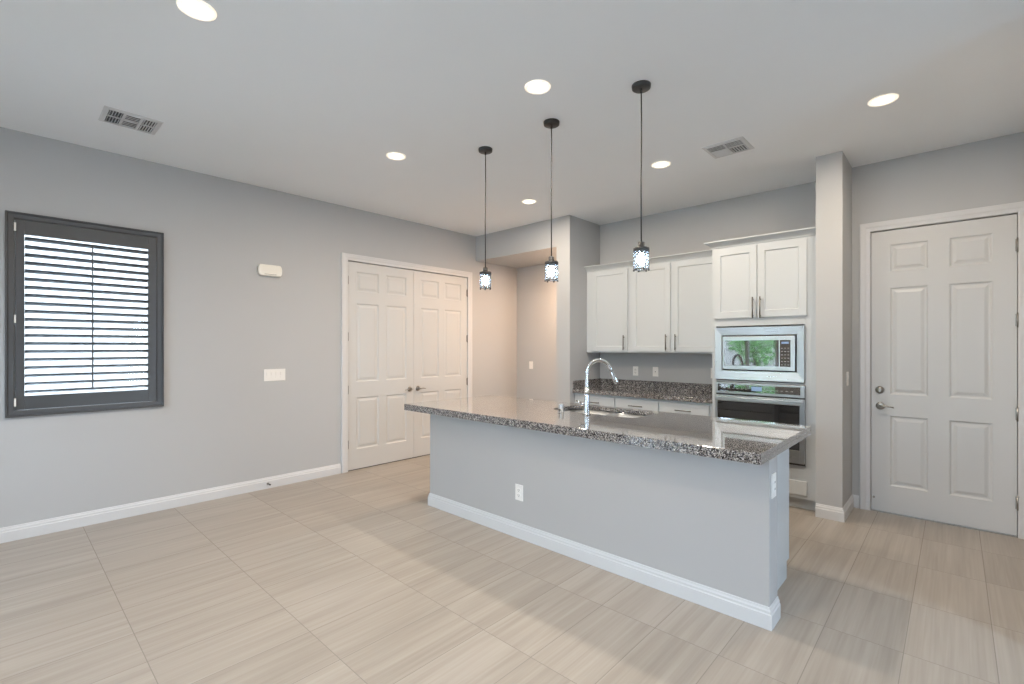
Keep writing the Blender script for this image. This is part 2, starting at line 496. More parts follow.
def hinge_mesh(n='hinge'):
    m = MB()
    m.tube([(0, -.006, -.05), (0, -.006, .05)], .0062, 10)
    m.ball((0, -.006, .053), .006, 1); m.ball((0, -.006, -.053), .006, 1)
    m.box(-.012, .012, -.004, .001, -.047, .047, .0008)
    return m
def lever_set(side, parent, x, z, L=.095):
    """side +1: lever points to +x"""
    m = MB()
    M = Matrix.Translation((x, 0, z)) @ Matrix.Rotation(R(90), 4, 'X')
    m.lathe([(0, .012), (.020, .012), (.029, .009), (.033, .004), (.033, 0), (0, 0)], M, 28)
    m.tube([(x, -.01, z), (x, -.042, z)], .010, 14)
    o = m.build('door_handle', NICKEL, parent)
    pts = [(x - side * .006, -.046, z), (x + side * .015, -.048, z + .001), (x + side * .045, -.050, z + .003), (x + side * .075, -.048, z - .001), (x + side * L, -.046, z - .006)]
    l = MB().tube(pts, [.0085, .0085, .0068, .006, .0055], 12).build('lever', NICKEL, o)
    return o

def six_panel(name, w, h, parent_loc, rotz, label, st=.112, mid=.105):
    pw = (w - 2 * st - mid) / 2
    xs = [(st, st + pw), (st + pw + mid, w - st)]
    zs = [(.232, .842), (1.028, 1.955), (2.095, 2.330)]
    m = MB().panelled(w, h, .035, xs, zs, RAISED)
    o = m.build(name, DOORP, None, parent_loc, rotz)
    return struct(o, label)

# closet leaves: local x -> +Y; leaf 1 from D1Y0+.008
dy = .020   # doors sit back from the wall face
lw = (D1Y1 - D1Y0 - .020 - .004) / 2
dA = six_panel('door_1', lw, DH1 - .024, (XL - dy + .012, D1Y0 + .010, .010), R(90), 'left leaf of the white six-panel double closet doors')
dB = six_panel('door_2', lw, DH1 - .024, (XL - dy + .012, D1Y0 + .014 + lw, .010), R(90), 'right leaf of the white six-panel double closet doors')
for z in (.31, .95, 1.57, 2.23):
    h = hinge_mesh().build('hinge', DNICK, dA); h.location = (-.002, -.002, z - .01)
    h = hinge_mesh().build('hinge', DNICK, dB); h.location = (lw + .002, -.002, z - .01)
lever_set(-1, dA, lw - .062, .895)
lever_set(+1, dB, .062, .895)
o = MB().box(-.02, -.002, D1Y0 + .01, D1Y1 - .01, 0, .006).build('trim_3', DARK); o.location = (XL - .01, 0, 0); struct(o, 'dark threshold strip under the closet doors')

ew = E1 - E0 - .020
dE = six_panel('door_3', ew, DH2 - .024, (E0 + .010, YE + .008, .010), 0, 'white six-panel entry door with lever and deadbolt', .131, .13)
for z in (.264, .94, 1.655, 2.225):
    h = hinge_mesh().build('hinge', NICKEL, dE); h.location = (ew + .002, -.010, z - .01)
lever_set(+1, dE, .064, .922)
m = MB(); M = Matrix.Translation((.060, 0, 1.062)) @ Matrix.Rotation(R(90), 4, 'X')
m.lathe([(0, .018), (.012, .018), (.020, .016), (.031, .008), (.033, 0), (0, 0)], M, 28)
db = m.build('deadbolt', NICKEL, dE)
MB().box(.056, .064, -.034, -.016, 1.045, 1.079, .002).build('thumb_turn', NICKEL, db)
MB().tube([(.018, 0, .113), (.018, -.012, .113)], .009, 12).build('door_stop', NICKEL, dE)
o = MB().box(E0 + .006, E1 - .006, YE - .004, YE + .10, 0, .008, .002).build('trim_4', NICKEL); struct(o, 'metal threshold under the entry door')

# ------------------------------------------------------------------ shuttered window in the left wall (local x -> +Y)
o = MB().sweep([(WIN[0] + .02, WIN[2] + .02), (WIN[0] + .02, WIN[3] - .02), (WIN[1] - .02, WIN[3] - .02), (WIN[1] - .02, WIN[2] + .02)],
               [(0, 0), (.03, 0), (.03, .035), (0, .035)], plane='xz', closed=True).build('window_1', TRIM, None, (XL - .11, 0, 0), R(90))
struct(o, 'glazed window behind the dark shutter')
MB().box(WIN[0] + .04, WIN[1] - .04, -.02, -.016, WIN[2] + .04, WIN[3] - .04).build('pane', GLASS, o)
sh = thing('plantation_shutter', 'charcoal plantation shutter with open louvers on the left wall window', 'shutter', (XL, 0, .9), R(90))
zb = .9
y0, y1, z0, z1 = .0365, 1.004, .9156 - zb, 2.463 - zb
# frame: face lip on the wall plus a return into the opening
m = MB().sweep([(.088, .972 - zb), (.088, 2.413 - zb), (.957, 2.413 - zb), (.957, .972 - zb)][::-1],
               [(0, -.05), (0, .008), (.010, .012), (.034, .014), (.040, .024), (.049, .026), (.0505, 0), (.032, 0), (.032, -.05)], plane='xz', closed=True)
m.build('shutter_frame', CHAR, sh)
p0, p1, q0, q1 = .091, .954, .976 - zb, 2.410 - zb
l0, l1 = .140, .896; b0, b1 = 1.078 - zb, 2.303 - zb
m = MB()
m.box(p0, l0, -.012, .018, q0, q1, .002); m.box(l1, p1, -.012, .018, q0, q1, .002)
m.box(l0, l1, -.012, .018, q0, b0, .002); m.box(l0, l1, -.012, .018, b1, q1, .002)
m.build('shutter_panel', CHAR, sh)
NL = 20
pitch = (b1 - b0) / NL
lv = MB()
t = bmesh.new()
sec = [(-.032, 0), (-.026, .0042), (-.012, .0062), (.012, .0062), (.026, .0042), (.032, 0), (.026, -.0042), (.012, -.0062), (-.012, -.0062), (-.026, -.0042)]
ang = R(19)
A = []; B = []
for u, v in sec:   # local y: +y is outside; inner edge up
    yy = u * math.cos(ang) - v * math.sin(ang) * -1; zz = -u * math.sin(ang) + v * math.cos(ang)
    A.append(t.verts.new((l0 + .002, yy, zz))); B.append(t.verts.new((l1 - .002, yy, zz)))
for k in range(len(sec)):
    f = t.faces.new([A[k], A[(k + 1) % len(sec)], B[(k + 1) % len(sec)], B[k]]); f.smooth = True
t.faces.new(A[::-1]); t.faces.new(B); bmesh.ops.recalc_face_normals(t, faces=t.faces)
lv.merge(t)
first = lv.build('louver', CHAR, sh)
first.location = (0, .003, b0 + pitch / 2)
for k in range(1, NL):
    c = first.copy(); COL.objects.link(c); c.parent = sh; c.location = (0, .003, b0 + pitch * (k + .5))
MB().box(.522, .532, -.040, -.030, b0 + .04, b1 - .03, .001).build('tilt_rod', CHAR, sh)
for z in (1.035, 1.66, 2.35):
    MB().box(.084, .095, -.030, -.018, z - .03 - zb, z + .03 - zb, .001).build('hinge', PLATE, sh)

# ------------------------------------------------------------------ rear openings (behind the camera; the sliding door is seen in reflections)
def rear_window(name, x0, x1, z0, z1, nx, label):
    m = MB().sweep([(x0, z0), (x0, z1), (x1, z1), (x1, z0)][::-1], [(-.05, -.04), (0, -.04), (0, .03), (-.05, .03)], plane='xz', closed=True)
    for i in range(1, nx):
        xm = x0 + (x1 - x0) * i / nx
        m.box(xm - .035, xm + .035, -.02, .03, z0 + .04, z1 - .04)
    o = m.build(name, TRIM, None, (0, YREAR - .06, 0)); struct(o, label)
    MB().box(x0 + .03, x1 - .03, .0, .004, z0 + .03, z1 - .03).build('pane', GLASS, o)
rear_window('window_2', -4.2, -2.9, 0.0, 2.44, 2, 'sliding glass door in the rear wall')
rear_window('added_window_rear', -1.2, 0.3, 0.0, 2.5, 2, 'glass patio door added in the rear wall for cool daylight')  # added opening that throws cool daylight on the right floor and island

m = MB().sweep([(-2.7, 0), (-2.7, 2.1), (-1.9, 2.1), (-1.9, 0)][::-1], [(-.05, -.04), (0, -.04), (0, .03), (-.05, .03)], plane='xz', closed=True)
o = m.build('added_window_right', TRIM, None, (XR + .06, 0, 0), R(-90)); struct(o, 'narrow glass door added in the right wall to light the floor')  # unseen opening, added and sized to brighten the right floor
MB().box(-2.67, -1.93, 0, .004, .03, 2.07).build('pane', GLASS, o)

# yard outside
o = MB().box(-22, 14, -18, 14, -.35, -.14).build('ground', PATIO); struct(o, 'concrete yard, paled to bounce daylight indoors')
o = MB().box(-14, 8, -10.2, -10.0, -.14, 2.4).build('garden_screen_wall', STUCCO); struct(o, 'stucco garden wall behind the house, raised to screen sky from reflections')  # unseen wall, height and dark stucco keep bright sky out of steel reflections
o = MB().box(-8.9, -8.6, -8, 9, -.14, 2.9).build('neighbour_shade_wall', STUCCO); struct(o, 'stucco wall for the neighbouring house, added to shade the shutter louvers')  # added to cut the sky light falling on the louvers
random.seed(4)
tr = thing('garden_tree', 'green leafy tree outside the rear glass door', 'tree', (-4.0, -4.4, -.14))
MB().tube([(0, 0, 0), (.03, .02, .8), (-.02, .04, 1.6), (.05, .0, 2.3)], [.07, .055, .045, .02], 10).build('trunk', BARK, tr)
t = MB()
for i in range(1500):
    d = Vector((random.gauss(0, 1), random.gauss(0, 1), random.gauss(0, 1))).normalized() * (random.random() ** .4)
    c = Vector((d.x * .75, d.y * .75, 2.0 + d.z * 1.0))
    a = Vector((random.gauss(0, 1), random.gauss(0, 1), random.gauss(0, 1))).normalized() * .07
    b_ = a.cross(Vector((random.random(), random.random(), random.random()))).normalized() * .03
    t.quad(c - a, c + b_, c + a, c - b_)
t.build('foliage', LEAF, tr)

# ------------------------------------------------------------------ wall plates
def plate(kind, name, label, cat, loc, rotz, w=.072, h=.117, gangs=1, group=None):
    o = thing(name, label, cat, loc, rotz, group)
    MB().box(-w / 2, w / 2, -.006, 0, -h / 2, h / 2, .002).build('wall_plate', PLATE, o)
    for g in range(gangs):
        x = (g - (gangs - 1) / 2) * .0465
        if kind == 'switch':
            m = MB().box(x - .0165, x + .0165, -.0075, -.005, -.033, .033, .001)
            m.box(x - .0145, x + .0145, -.0105, -.006, -.001, .030, .001)
            m.build('rocker', PLATE, o)
        elif kind == 'decora':
            MB().box(x - .0165, x + .0165, -.0085, -.005, -.033, .033, .001).build('receptacle', PLATE, o)
            for zc in (-.018, .018):
                for q in (-.007, .007): MB().box(x + q - .001, x + q + .001, -.0095, -.008, zc - .004, zc + .005).build('slot', SLOT, o)
        elif kind == 'jack':
            MB().box(x - .012, x + .012, -.0085, -.005, -.012, .012, .001).build('jack', PLATE, o)
            MB().box(x - .005, x + .005, -.0095, -.008, -.005, .005).build('slot', SLOT, o)
        else:
            m = MB()
            for zc in (-.0195, .0195):
                M = Matrix.Translation((x, -.005, zc)) @ Matrix.Rotation(R(90), 4, 'X')
                m.lathe([(0, .004), (.0155, .004), (.0165, .003), (.0165, 0), (0, 0)], M, 20)
            m.box(x - .004, x + .004, -.0065, -.005, -.006, .006)
            m.build('receptacle', PLATE, o)
            for zc in (-.0195, .0195):
                for q in (-.00675, .00675): MB().box(x + q - .00125, x + q + .00125, -.0102, -.0085, zc - .003, zc + .006).build('slot', SLOT, o)
                MB().box(x - .002, x + .002, -.0102, -.0085, zc - .011, zc - .007).build('slot', SLOT, o)
    return o
plate('switch', 'light_switch', 'wide four-gang white rocker switch plate on the long left wall', 'light switch', (XL, 1.957, 1.160), R(90), .212, .122, 4)
plate('switch', 'light_switch', 'small white switch plate in the lit alcove beside the closet', 'light switch', (-4.87, YALC, 1.165), 0)
plate('switch', 'light_switch', 'white switch plate on the side of the column near the entry door', 'light switch', (XC1, 5.01, 1.175), R(90), .078, .12)
plate('outlet', 'wall_outlet', 'white duplex outlet low on the long face of the island', 'outlet', (-2.428, 2.70, .344), 0, .076, .12)
plate('decora', 'wall_outlet', 'white outlet on the narrow end of the island wall', 'outlet', (-.70, 2.769, .724), R(90), .076, .125)
plate('outlet', 'wall_outlet', 'outlet above the backsplash, left one of the pair under the first cabinets', 'outlet', (-2.953, YK, 1.147), 0)
plate('jack', 'wall_outlet', 'white plate with one centre jack, right one of the pair above the backsplash', 'outlet', (-2.685, YK, 1.147), 0)
plate('outlet', 'wall_outlet', 'outlet above the backsplash half hidden by the tall oven cabinet', 'outlet', (-1.985, YK, 1.155), 0)

# door chime box
ch = thing('door_chime', 'off-white rounded door chime box high on the left wall', 'door chime', (XL, 1.903, 2.234), R(90))
m = MB(); t = bmesh.new()
prof = []
for i in range(13):
    a = -math.pi / 2 + math.pi * i / 12
    prof.append((.088 + .029 * math.cos(a) ** .7 if math.cos(a) > 1e-4 else .088, .057 * math.sin(a)))
outl = prof + [(-x, z) for x, z in prof[::-1]]
def ring(s, y): return [t.verts.new((x * s if abs(x) < 1 else x, y, z * s)) for x, z in outl]
r0 = ring(1, 0); r1 = ring(1, -.030); r2 = ring(.96, -.038); r3 = ring(.9, -.040)
for a_, b_ in ((r0, r1), (r1, r2), (r2, r3)):
    for k in range(len(outl)): t.faces.new([a_[k], a_[(k + 1) % len(outl)], b_[(k + 1) % len(outl)], b_[k]])
t.faces.new(r3); t.faces.new(r0[::-1]); bmesh.ops.recalc_face_normals(t, faces=t.faces); m.merge(t)
m.build('cover', IVORY, ch)
MB().box(-.06, .06, -.0415, -.0395, -.043, -.040).build('seam', SLOT, ch)

# door stop on the left baseboard
ds = thing('door_stop', 'small dark spring door stop on the left baseboard', 'door stop', (XL + .015, 1.885, .05), R(90))
MB().tube([(0, 0, 0), (0, -.008, 0)], .012, 14).build('base', NICKEL, ds)
m = MB(); pts = [(.0055 * math.cos(i * .9), -.008 - .04 * i / 70, .0055 * math.sin(i * .9)) for i in range(71)]
m.tube(pts, .0011, 6).build('spring', NICKEL, ds)
MB().tube([(0, -.048, 0), (0, -.060, 0)], .008, 14).build('bumper', SLOT, ds)

# ------------------------------------------------------------------ ceiling lights
dl_pos = [(-2.676, .654, 'round recessed ceiling light cut by the top edge of the photo, nearest the shuttered window'),
          (-1.915, 2.300, 'largest round recessed ceiling light, above the front of the island'),
          (-3.493, 2.311, 'round recessed ceiling light left of the leftmost pendant'),
          (-3.495, 4.046, 'farthest small recessed ceiling light, in front of the alcove soffit'),
          (-1.923, 4.026, 'recessed ceiling light right of the rightmost pendant cord beside the air vent'),
          (-.348, 3.969, 'recessed ceiling light nearest the entry door')]
def downlight(x, y, label=None, first=None):
    if first is None:
        o = thing('recessed_light', label, 'ceiling light', (x, y, CEIL), 0, 'recessed ceiling lights')
        MB().lathe([(.081, 0), (.080, -.004), (.074, -.007), (.066, -.0065), (.060, -.003), (.056, -.001), (.056, 0)], None, 48).build('trim_ring', LENSRING, o)
        MB().lathe([(.0565, -.0012), (.04, -.0035), (0, -.0045)], None, 48).build('lens', LENS, o)
    else:
        o = copy_tree(first); o.location = (x, y, CEIL); o['label'] = label
    return o
LENSRING = paint('light_trim', (.85, .82, .76), .35, .01)
LENSRING.node_tree.nodes['Principled BSDF'].inputs['Emission Color'].default_value = (1, .86, .66, 1)
LENSRING.node_tree.nodes['Principled BSDF'].inputs['Emission Strength'].default_value = 0.9  # ring is no lamp; its glow stands in for bloom from the lens
first = None
ld = bpy.data.lights.new('ceiling_lamp', 'AREA'); ld.shape = 'DISK'; ld.size = .11; ld.energy = CEIL_W; ld.color = WARM
rear_dl = [(-1.9, -1.6, 'recessed ceiling light in the rear of the room, near the middle of the wall'),
           (-1.15, 1.30, 'recessed ceiling light out of frame above the island front'), (-2.30, -.6, 'recessed ceiling light out of frame behind the camera'),
           (-3.79, 5.10, 'recessed light in the ceiling of the alcove')]
for i, (x, y, lab) in enumerate(dl_pos + rear_dl):
    z = CEIL if i < 9 else 2.715
    d = downlight(x, y, lab, first)
    if first is None: first = d
    d.location.z = z
    lo = bpy.data.objects.new('lamp', ld); COL.objects.link(lo); lo.parent = d; lo.location = (0, 0, -.012)
    if i == 9:
        l2 = ld.copy(); l2.energy = CEIL_W * 3.0; l2.color = (1, .58, .32); lo.data = l2

# ------------------------------------------------------------------ pendants
def pendant(loc, label, first=None):
    if first is not None:
        o = copy_tree(first); o.location = loc; o['label'] = label; return o
    o = thing('pendant_light', label, 'pendant light', loc, 0, 'crystal cage pendants over the island')
    MB().lathe([(0, -.026), (.050, -.026), (.056, -.022), (.058, -.004), (.058, 0), (0, 0)], None, 40).build('canopy', BLACKM, o)
    MB().lathe([(0, -.050), (.006, -.050), (.008, -.026), (0, -.026)], None, 16).build('cord_grip', BLACKM, o)
    top = -.974
    MB().tube([(0, 0, -.045), (.0015, .0, -.3), (-.0015, .001, -.6), (0, 0, top - .002)], .0042, 8).build('cord', BLACKM, o)
    MB().lathe([(0, top + .004), (.008, top), (.020, top - .002), (.021, top - .028), (.023, top - .034), (0, top - .034)], None, 28).build('socket_cap', BLACKM, o)
    zt = top - .034
    m = MB().lathe([(.020, zt + .002), (.045, zt - .002), (.049, zt - .005), (.049, zt - .026), (.045, zt - .026), (.045, zt - .006), (.020, zt - .004)], None, 36)
    zb_ = zt - .136
    ringp = [(.045 * math.cos(a), .045 * math.sin(a), zb_) for a in [2 * math.pi * k / 36 for k in range(37)]]
    m.tube(ringp, .0022, 6, False)
    for k in range(6):
        a = 2 * math.pi * k / 6 + .3
        m.tube([(.047 * math.cos(a), .047 * math.sin(a), zt - .02), (.047 * math.cos(a), .047 * math.sin(a), zb_)], .0016, 6)
        m.ball((.046 * math.cos(a), .046 * math.sin(a), zb_ - .006), .0062, 2)
    m.build('cage', BLACKM, o)
    for k in range(9):
        a = 2 * math.pi * k / 9 + .04
        s = MB()
        for j in range(6):
            s.ball((.040 * math.cos(a), .040 * math.sin(a), zt - .034 - j * .0190), .0085, 1, (1, 1, 1.05))
        s.build('crystal_strand', CRYST, o)
    MB().lathe([(0, zt), (.014, zt - .002), (.014, zt - .035), (0, zt - .035)], None, 20).build('socket', BLACKM, o)
    MB().lathe([(.012, zt - .034), (.014, zt - .044), (.020, zt - .060), (.0225, zt - .078), (.020, zt - .096), (.014, zt - .108), (0, zt - .112)], None, 24).build('bulb', BULB, o)
    return o
p1_ = pendant((-1.430, 2.722, CEIL), 'rightmost and largest of the three crystal cage pendants over the island')
p2_ = pendant((-2.140, 2.726, CEIL), 'middle one of the three crystal cage pendants over the island', p1_)
p3_ = pendant((-2.830, 2.729, CEIL), 'leftmost of the three crystal cage pendants, hanging nearest the closet doors', p1_)
p2_.rotation_euler.z = .5; p3_.rotation_euler.z = 1.1

# ------------------------------------------------------------------ ceiling vents (local: x width, y depth, hangs below z=0)
def vent(name, label, loc, rotz, W, D, four):
    o = thing(name, label, 'air vent', loc, rotz, )
    MB().sweep([(-W / 2 + .03, -D / 2 + .03), (-W / 2 + .03, D / 2 - .03), (W / 2 - .03, D / 2 - .03), (W / 2 - .03, -D / 2 + .03)][::-1],
               [(0, 0), (0, -.009), (.024, -.006), (.030, -.001), (.030, 0)], closed=True).build('frame', TRIM, o)
    MB().box(-W / 2 + .03, W / 2 - .03, -D / 2 + .03, D / 2 - .03, -.0012, -.0002).build('duct', DARK, o)
    bx0, bx1, by0, by1 = -W / 2 + .03, W / 2 - .03, -D / 2 + .03, D / 2 - .03
    bars = MB()
    if four:
        bars.box(-.006, .006, by0, by1, -.008, -.001); bars.box(bx0, bx1, -.005, .005, -.008, -.001)
    else:
        for xx in (bx0 + (bx1 - bx0) * .32, bx0 + (bx1 - bx0) * .68): bars.box(xx - .008, xx + .008, by0, by1, -.008, -.001)
        bars.box(bx0, bx1, -.006, .006, -.008, -.001)
    bars.build('bars', TRIM, o)
    def blade(x0, x1, y0, y1, along, tilt):
        m = bmesh.new()
        bmesh.ops.create_cube(m, size=1)
        if along == 'x':
            bmesh.ops.scale(m, vec=(x1 - x0, .012, .0012), verts=m.verts)
            M = Matrix.Translation(((x0 + x1) / 2, (y0 + y1) / 2, -.005)) @ Matrix.Rotation(tilt, 4, 'X')
        else:
            bmesh.ops.scale(m, vec=(.010, y1 - y0, .0012), verts=m.verts)
            M = Matrix.Translation(((x0 + x1) / 2, (y0 + y1) / 2, -.005)) @ Matrix.Rotation(tilt, 4, 'Y')
        b = MB(); b.merge(m, M); b.build('slat', TRIM, o)
    if four:
        for sx, sy in ((-1, -1), (-1, 1), (1, -1)):
            xa, xb = (bx0, -.006) if sx < 0 else (.006, bx1)
            ya, yb = (by0, -.005) if sy < 0 else (.005, by1)
            n = 5
            for k in range(n):
                yc = ya + (yb - ya) * (k + .5) / n
                blade(xa, xb, yc, yc, 'x', R(-25) if sy > 0 else R(4))
        xa, xb, ya, yb = .006, bx1, .005, by1
        for k in range(6):
            xc = xa + (xb - xa) * (k + .5) / 6
            blade(xc, xc, ya, yb, 'y', R(-60))
    else:
        w3 = (bx1 - bx0)
        x1_, x2_ = bx0 + w3 * .32 - .008, bx0 + w3 * .32 + .008
        x3_, x4_ = bx0 + w3 * .68 - .008, bx0 + w3 * .68 + .008
        for ya, yb in ((by0, -.006), (.006, by1)):
            for k in range(5):
                xc = bx0 + (x1_ - bx0) * (k + .5) / 5; blade(xc, xc, ya, yb, 'y', R(85))
                xc = x4_ + (bx1 - x4_) * (k + .5) / 5; blade(xc, xc, ya, yb, 'y', R(-28))
            for k in range(4):
                yc = ya + (yb - ya) * (k + .5) / 4; blade(x2_, x3_, yc, yc, 'x', R(2))
    return o
vent('ceiling_vent', 'white ceiling air vent above the shuttered window', (-4.35, .655, CEIL), R(90), .33, .30, False)
vent('ceiling_vent', 'white ceiling air vent above the tall oven cabinet', (-1.362, 4.065, CEIL), 0, .32, .30, True)

# ------------------------------------------------------------------ island
IX0, IX1, IY0 = -3.531, -.70, 2.70
isl = thing('kitchen_island', 'long kitchen island with grey panel front, white base trim and white cabinets behind', 'kitchen island', ((IX0 + IX1) / 2, 3.07, 0))
def at_isl(o): o.parent = isl; o.location = (-(IX0 + IX1) / 2, -3.07, 0); return o
o = at_isl(MB().box(IX0, IX1, IY0, 2.852, 0, .8635, .002).build('knee_wall', ISLP))
at_isl(MB().sweep([(IX0, 2.852), (IX0, IY0), (IX1, IY0), (IX1, 2.852)], BB).build('baseboard', TRIM))
cx0, cx1 = IX0 + .03, -.775
ZT = .8635
m = MB()
m.box(cx0, -2.75, 2.852, 3.43, .105, ZT, .001); m.box(-1.50, cx1, 2.852, 3.43, .105, ZT, .001)
m.box(cx0, -2.75, 2.852, 3.37, 0, .105); m.box(-1.50, cx1, 2.852, 3.37, 0, .105)
m.box(-2.75, -2.73, 2.852, 3.64, .0, ZT); m.box(-1.52, -1.50, 2.852, 3.64, .0, ZT)
m.box(-2.73, -1.52, 2.852, 3.60, .0, .125)
at_isl(m.build('cabinet_body', CAB))
for ua, ub, yf in ((cx0, -2.75, 3.448), (-2.75, -1.50, 3.660), (-1.50, cx1, 3.448)):
    a = ua + .006; w_ = ub - ua - .012
    def flip(o):  # fronts face +y
        o.parent = isl; o.rotation_euler[2] = math.pi; o.location = (a + w_ - (IX0 + IX1) / 2, yf - 3.07, 0); return o
    d = flip(MB().box(0, w_, 0, .018, .705, .855, .002).build('drawer', CAB))
    MB().tube([(w_ / 2 - .07, -.03, .78), (w_ / 2 + .07, -.03, .78)], .006, 8).build('handle', DNICK, d)
    for k in (0, 1):
        ww = w_ / 2 - .002
        d = flip(MB().panelled(ww, .575, .018, [(.06, ww - .06)], [(.06, .515)], SHAKER, x0=k * (w_ / 2 + .002), z0=.12).build('door', CAB))
        hx = w_ / 2 + (-.035 if k == 0 else .035)
        MB().tube([(hx, -.03, .49), (hx, -.03, .66)], .006, 8).build('handle', DNICK, d)

# worktop with sink cut-out
def rounded_rect(x0, x1, y0, y1, r, n=8):
    pts = []
    for cx, cy, a0 in ((x1 - r, y1 - r, 0), (x0 + r, y1 - r, 90), (x0 + r, y0 + r, 180), (x1 - r, y0 + r, 270)):
        for i in range(n + 1):
            a = R(a0 + 90 * i / n); pts.append((cx + r * math.cos(a), cy + r * math.sin(a)))
    return pts
def slab(name, outer, holes, z0, z1, bev, mat):
    cu = bpy.data.curves.new(name, 'CURVE'); cu.dimensions = '2D'; cu.fill_mode = 'BOTH'
    for pts in [outer] + holes:
        sp = cu.splines.new('POLY'); sp.points.add(len(pts) - 1); sp.use_cyclic_u = True
        for p, q in zip(sp.points, pts): p.co = (q[0], q[1], 0, 1)
    cu.extrude = (z1 - z0) / 2 - bev; cu.bevel_depth = bev; cu.bevel_resolution = 1; cu.offset = -bev
    tmp = bpy.data.objects.new('tmp', cu); COL.objects.link(tmp)
    dg = bpy.context.evaluated_depsgraph_get()
    me = bpy.data.meshes.new_from_object(tmp.evaluated_get(dg))
    bpy.data.objects.remove(tmp)
    me.name = name; me.materials.clear(); me.materials.append(mat)
    for p in me.polygons: p.material_index = 0; p.use_smooth = False
    me.transform(Matrix.Translation((0, 0, (z0 + z1) / 2)))
    o = bpy.data.objects.new(name, me); COL.objects.link(o)
    return o
CT = .921
SX0, SX1, SY0, SY1 = -2.535, -1.745, 3.200, 3.600
top = slab('island_worktop', [(-3.752, 2.572), (-.705, 2.572), (-.705, 3.700), (-3.752, 3.700)], [rounded_rect(SX0, SX1, SY0, SY1, .09)[::-1]], .891, CT, .003, GRAN)
_b = bmesh.new(); _b.from_mesh(top.data); _w = MB(); _w.merge(_b)
_w.sweep([(-3.752, 2.572), (-.705, 2.572), (-.705, 3.700), (-3.752, 3.700)], [(0, .864), (0, .895), (-.040, .895), (-.040, .864)], closed=True)
_w.bm.to_mesh(top.data); _w.bm.free()
tag(top, 'long polished speckled granite worktop overhanging the island', 'countertop')

sk = thing('kitchen_sink', 'undermount double-bowl stainless steel sink set in the island worktop', 'sink', ((SX0 + SX1) / 2, (SY0 + SY1) / 2, .70))
sc_ = Vector(((SX0 + SX1) / 2, (SY0 + SY1) / 2, .70))
def bowl(x0, x1, y0, y1, r, zt, depth, name):
    t = bmesh.new(); rings = []
    spec = [(-.012, zt), (0, zt), (.003, zt - depth + .03), (.010, zt - depth + .010), (.030, zt - depth), (.06, zt - depth - .002)]
    for ins, z in spec:
        pts = rounded_rect(x0 + ins, x1 - ins, y0 + ins, y1 - ins, max(.01, r - max(0, ins)))
        rings.append([t.verts.new((p[0] - sc_.x, p[1] - sc_.y, z - sc_.z)) for p in pts])
    for a, b in zip(rings, rings[1:]):
        for k in range(len(a)): t.faces.new([a[k], a[(k + 1) % len(a)], b[(k + 1) % len(a)], b[k]]).smooth = True
    t.faces.new(rings[-1])
    bmesh.ops.recalc_face_normals(t, faces=t.faces)
    m = MB(); m.merge(t)
    o = m.build(name, SINKST, sk)
    cxm, cym = (x0 + x1) / 2 - sc_.x, (y0 + y1) / 2 - sc_.y
    zz = zt - depth - sc_.z
    MB().lathe([(0, zz - .001), (.018, zz - .001), (.030, zz + .002), (.043, zz + .003), (.045, zz)], Matrix.Translation((cxm, cym, 0)), 28).build('drain', CHROME, o)
    return o
xm = -2.105
bowl(SX0 - .004, xm - .012, SY0 - .004, SY1 + .004, .085, .8905, .21, 'basin')
bowl(xm + .012, SX1 + .004, SY0 - .004, SY1 + .004, .085, .8905, .21, 'basin')
MB().box(xm - .012 - sc_.x, xm + .012 - sc_.x, SY0 + .05 - sc_.y, SY1 - .05 - sc_.y, .868 - .70, .889 - .70, .004).build('divider', SINKST, sk)

# faucet
fx, fy = -2.112, 3.135
fa = thing('kitchen_faucet', 'tall chrome gooseneck pull-down faucet standing beside the island sink', 'faucet', (fx, fy, CT))
dr = Vector((.76, .65, 0)).normalized()
m = MB().lathe([(0, .002), (.030, 0), (.030, .008), (.024, .012), (.0245, .016), (.0220, .14), (.0175, .22), (.0, .22)], None, 32)
m.build('body', CHROME, fa)
m = MB(); pts = [(0, 0, .16), (0, 0, .21), (0, 0, .26), (0, 0, .315)]
Rr = .096
for i in range(1, 15):
    a = math.pi * i / 14 * .88
    p = dr * (Rr - Rr * math.cos(a)); pts.append((p.x, p.y, .315 + Rr * math.sin(a) * 1.15))
last = Vector(pts[-1]); dd = (last - Vector(pts[-2])).normalized()
pts.append(tuple(last + dd * .02))
m.tube(pts, [.0170, .0160] + [.0150] * (len(pts) - 2), 16).build('spout', CHROME, fa)
e = last + dd * .02
MB().tube([e - dd * .002, e + dd * .008, e + dd * .085, e + dd * .100], [.0145, .0165, .0195, .0175], 20).build('spray_head', CHROME, fa)
hd = Vector((-.8, -.45, 0)).normalized()
m = MB().tube([hd * .012 + Vector((0, 0, .085)), hd * .045 + Vector((0, 0, .085))], .0135, 16)
m.tube([hd * .036 + Vector((0, 0, .088)), hd * .060 + Vector((0, 0, .098)), hd * .085 + Vector((0, 0, .112))], [.008, .006, .005], 12)
m.build('handle', CHROME, fa)
ag = thing('air_gap', 'short round steel air gap cap left of the faucet', 'air gap', (-2.372, 3.150, CT))
MB().lathe([(0, .062), (.014, .062), (.0205, .058), (.0215, .052), (.0215, .004), (.026, .003), (.026, 0), (0, 0)], None, 28).build('cap', SINKST, ag)
MB().box(-.010, .010, -.0225, -.020, .012, .018).build('slot', SLOT, ag)

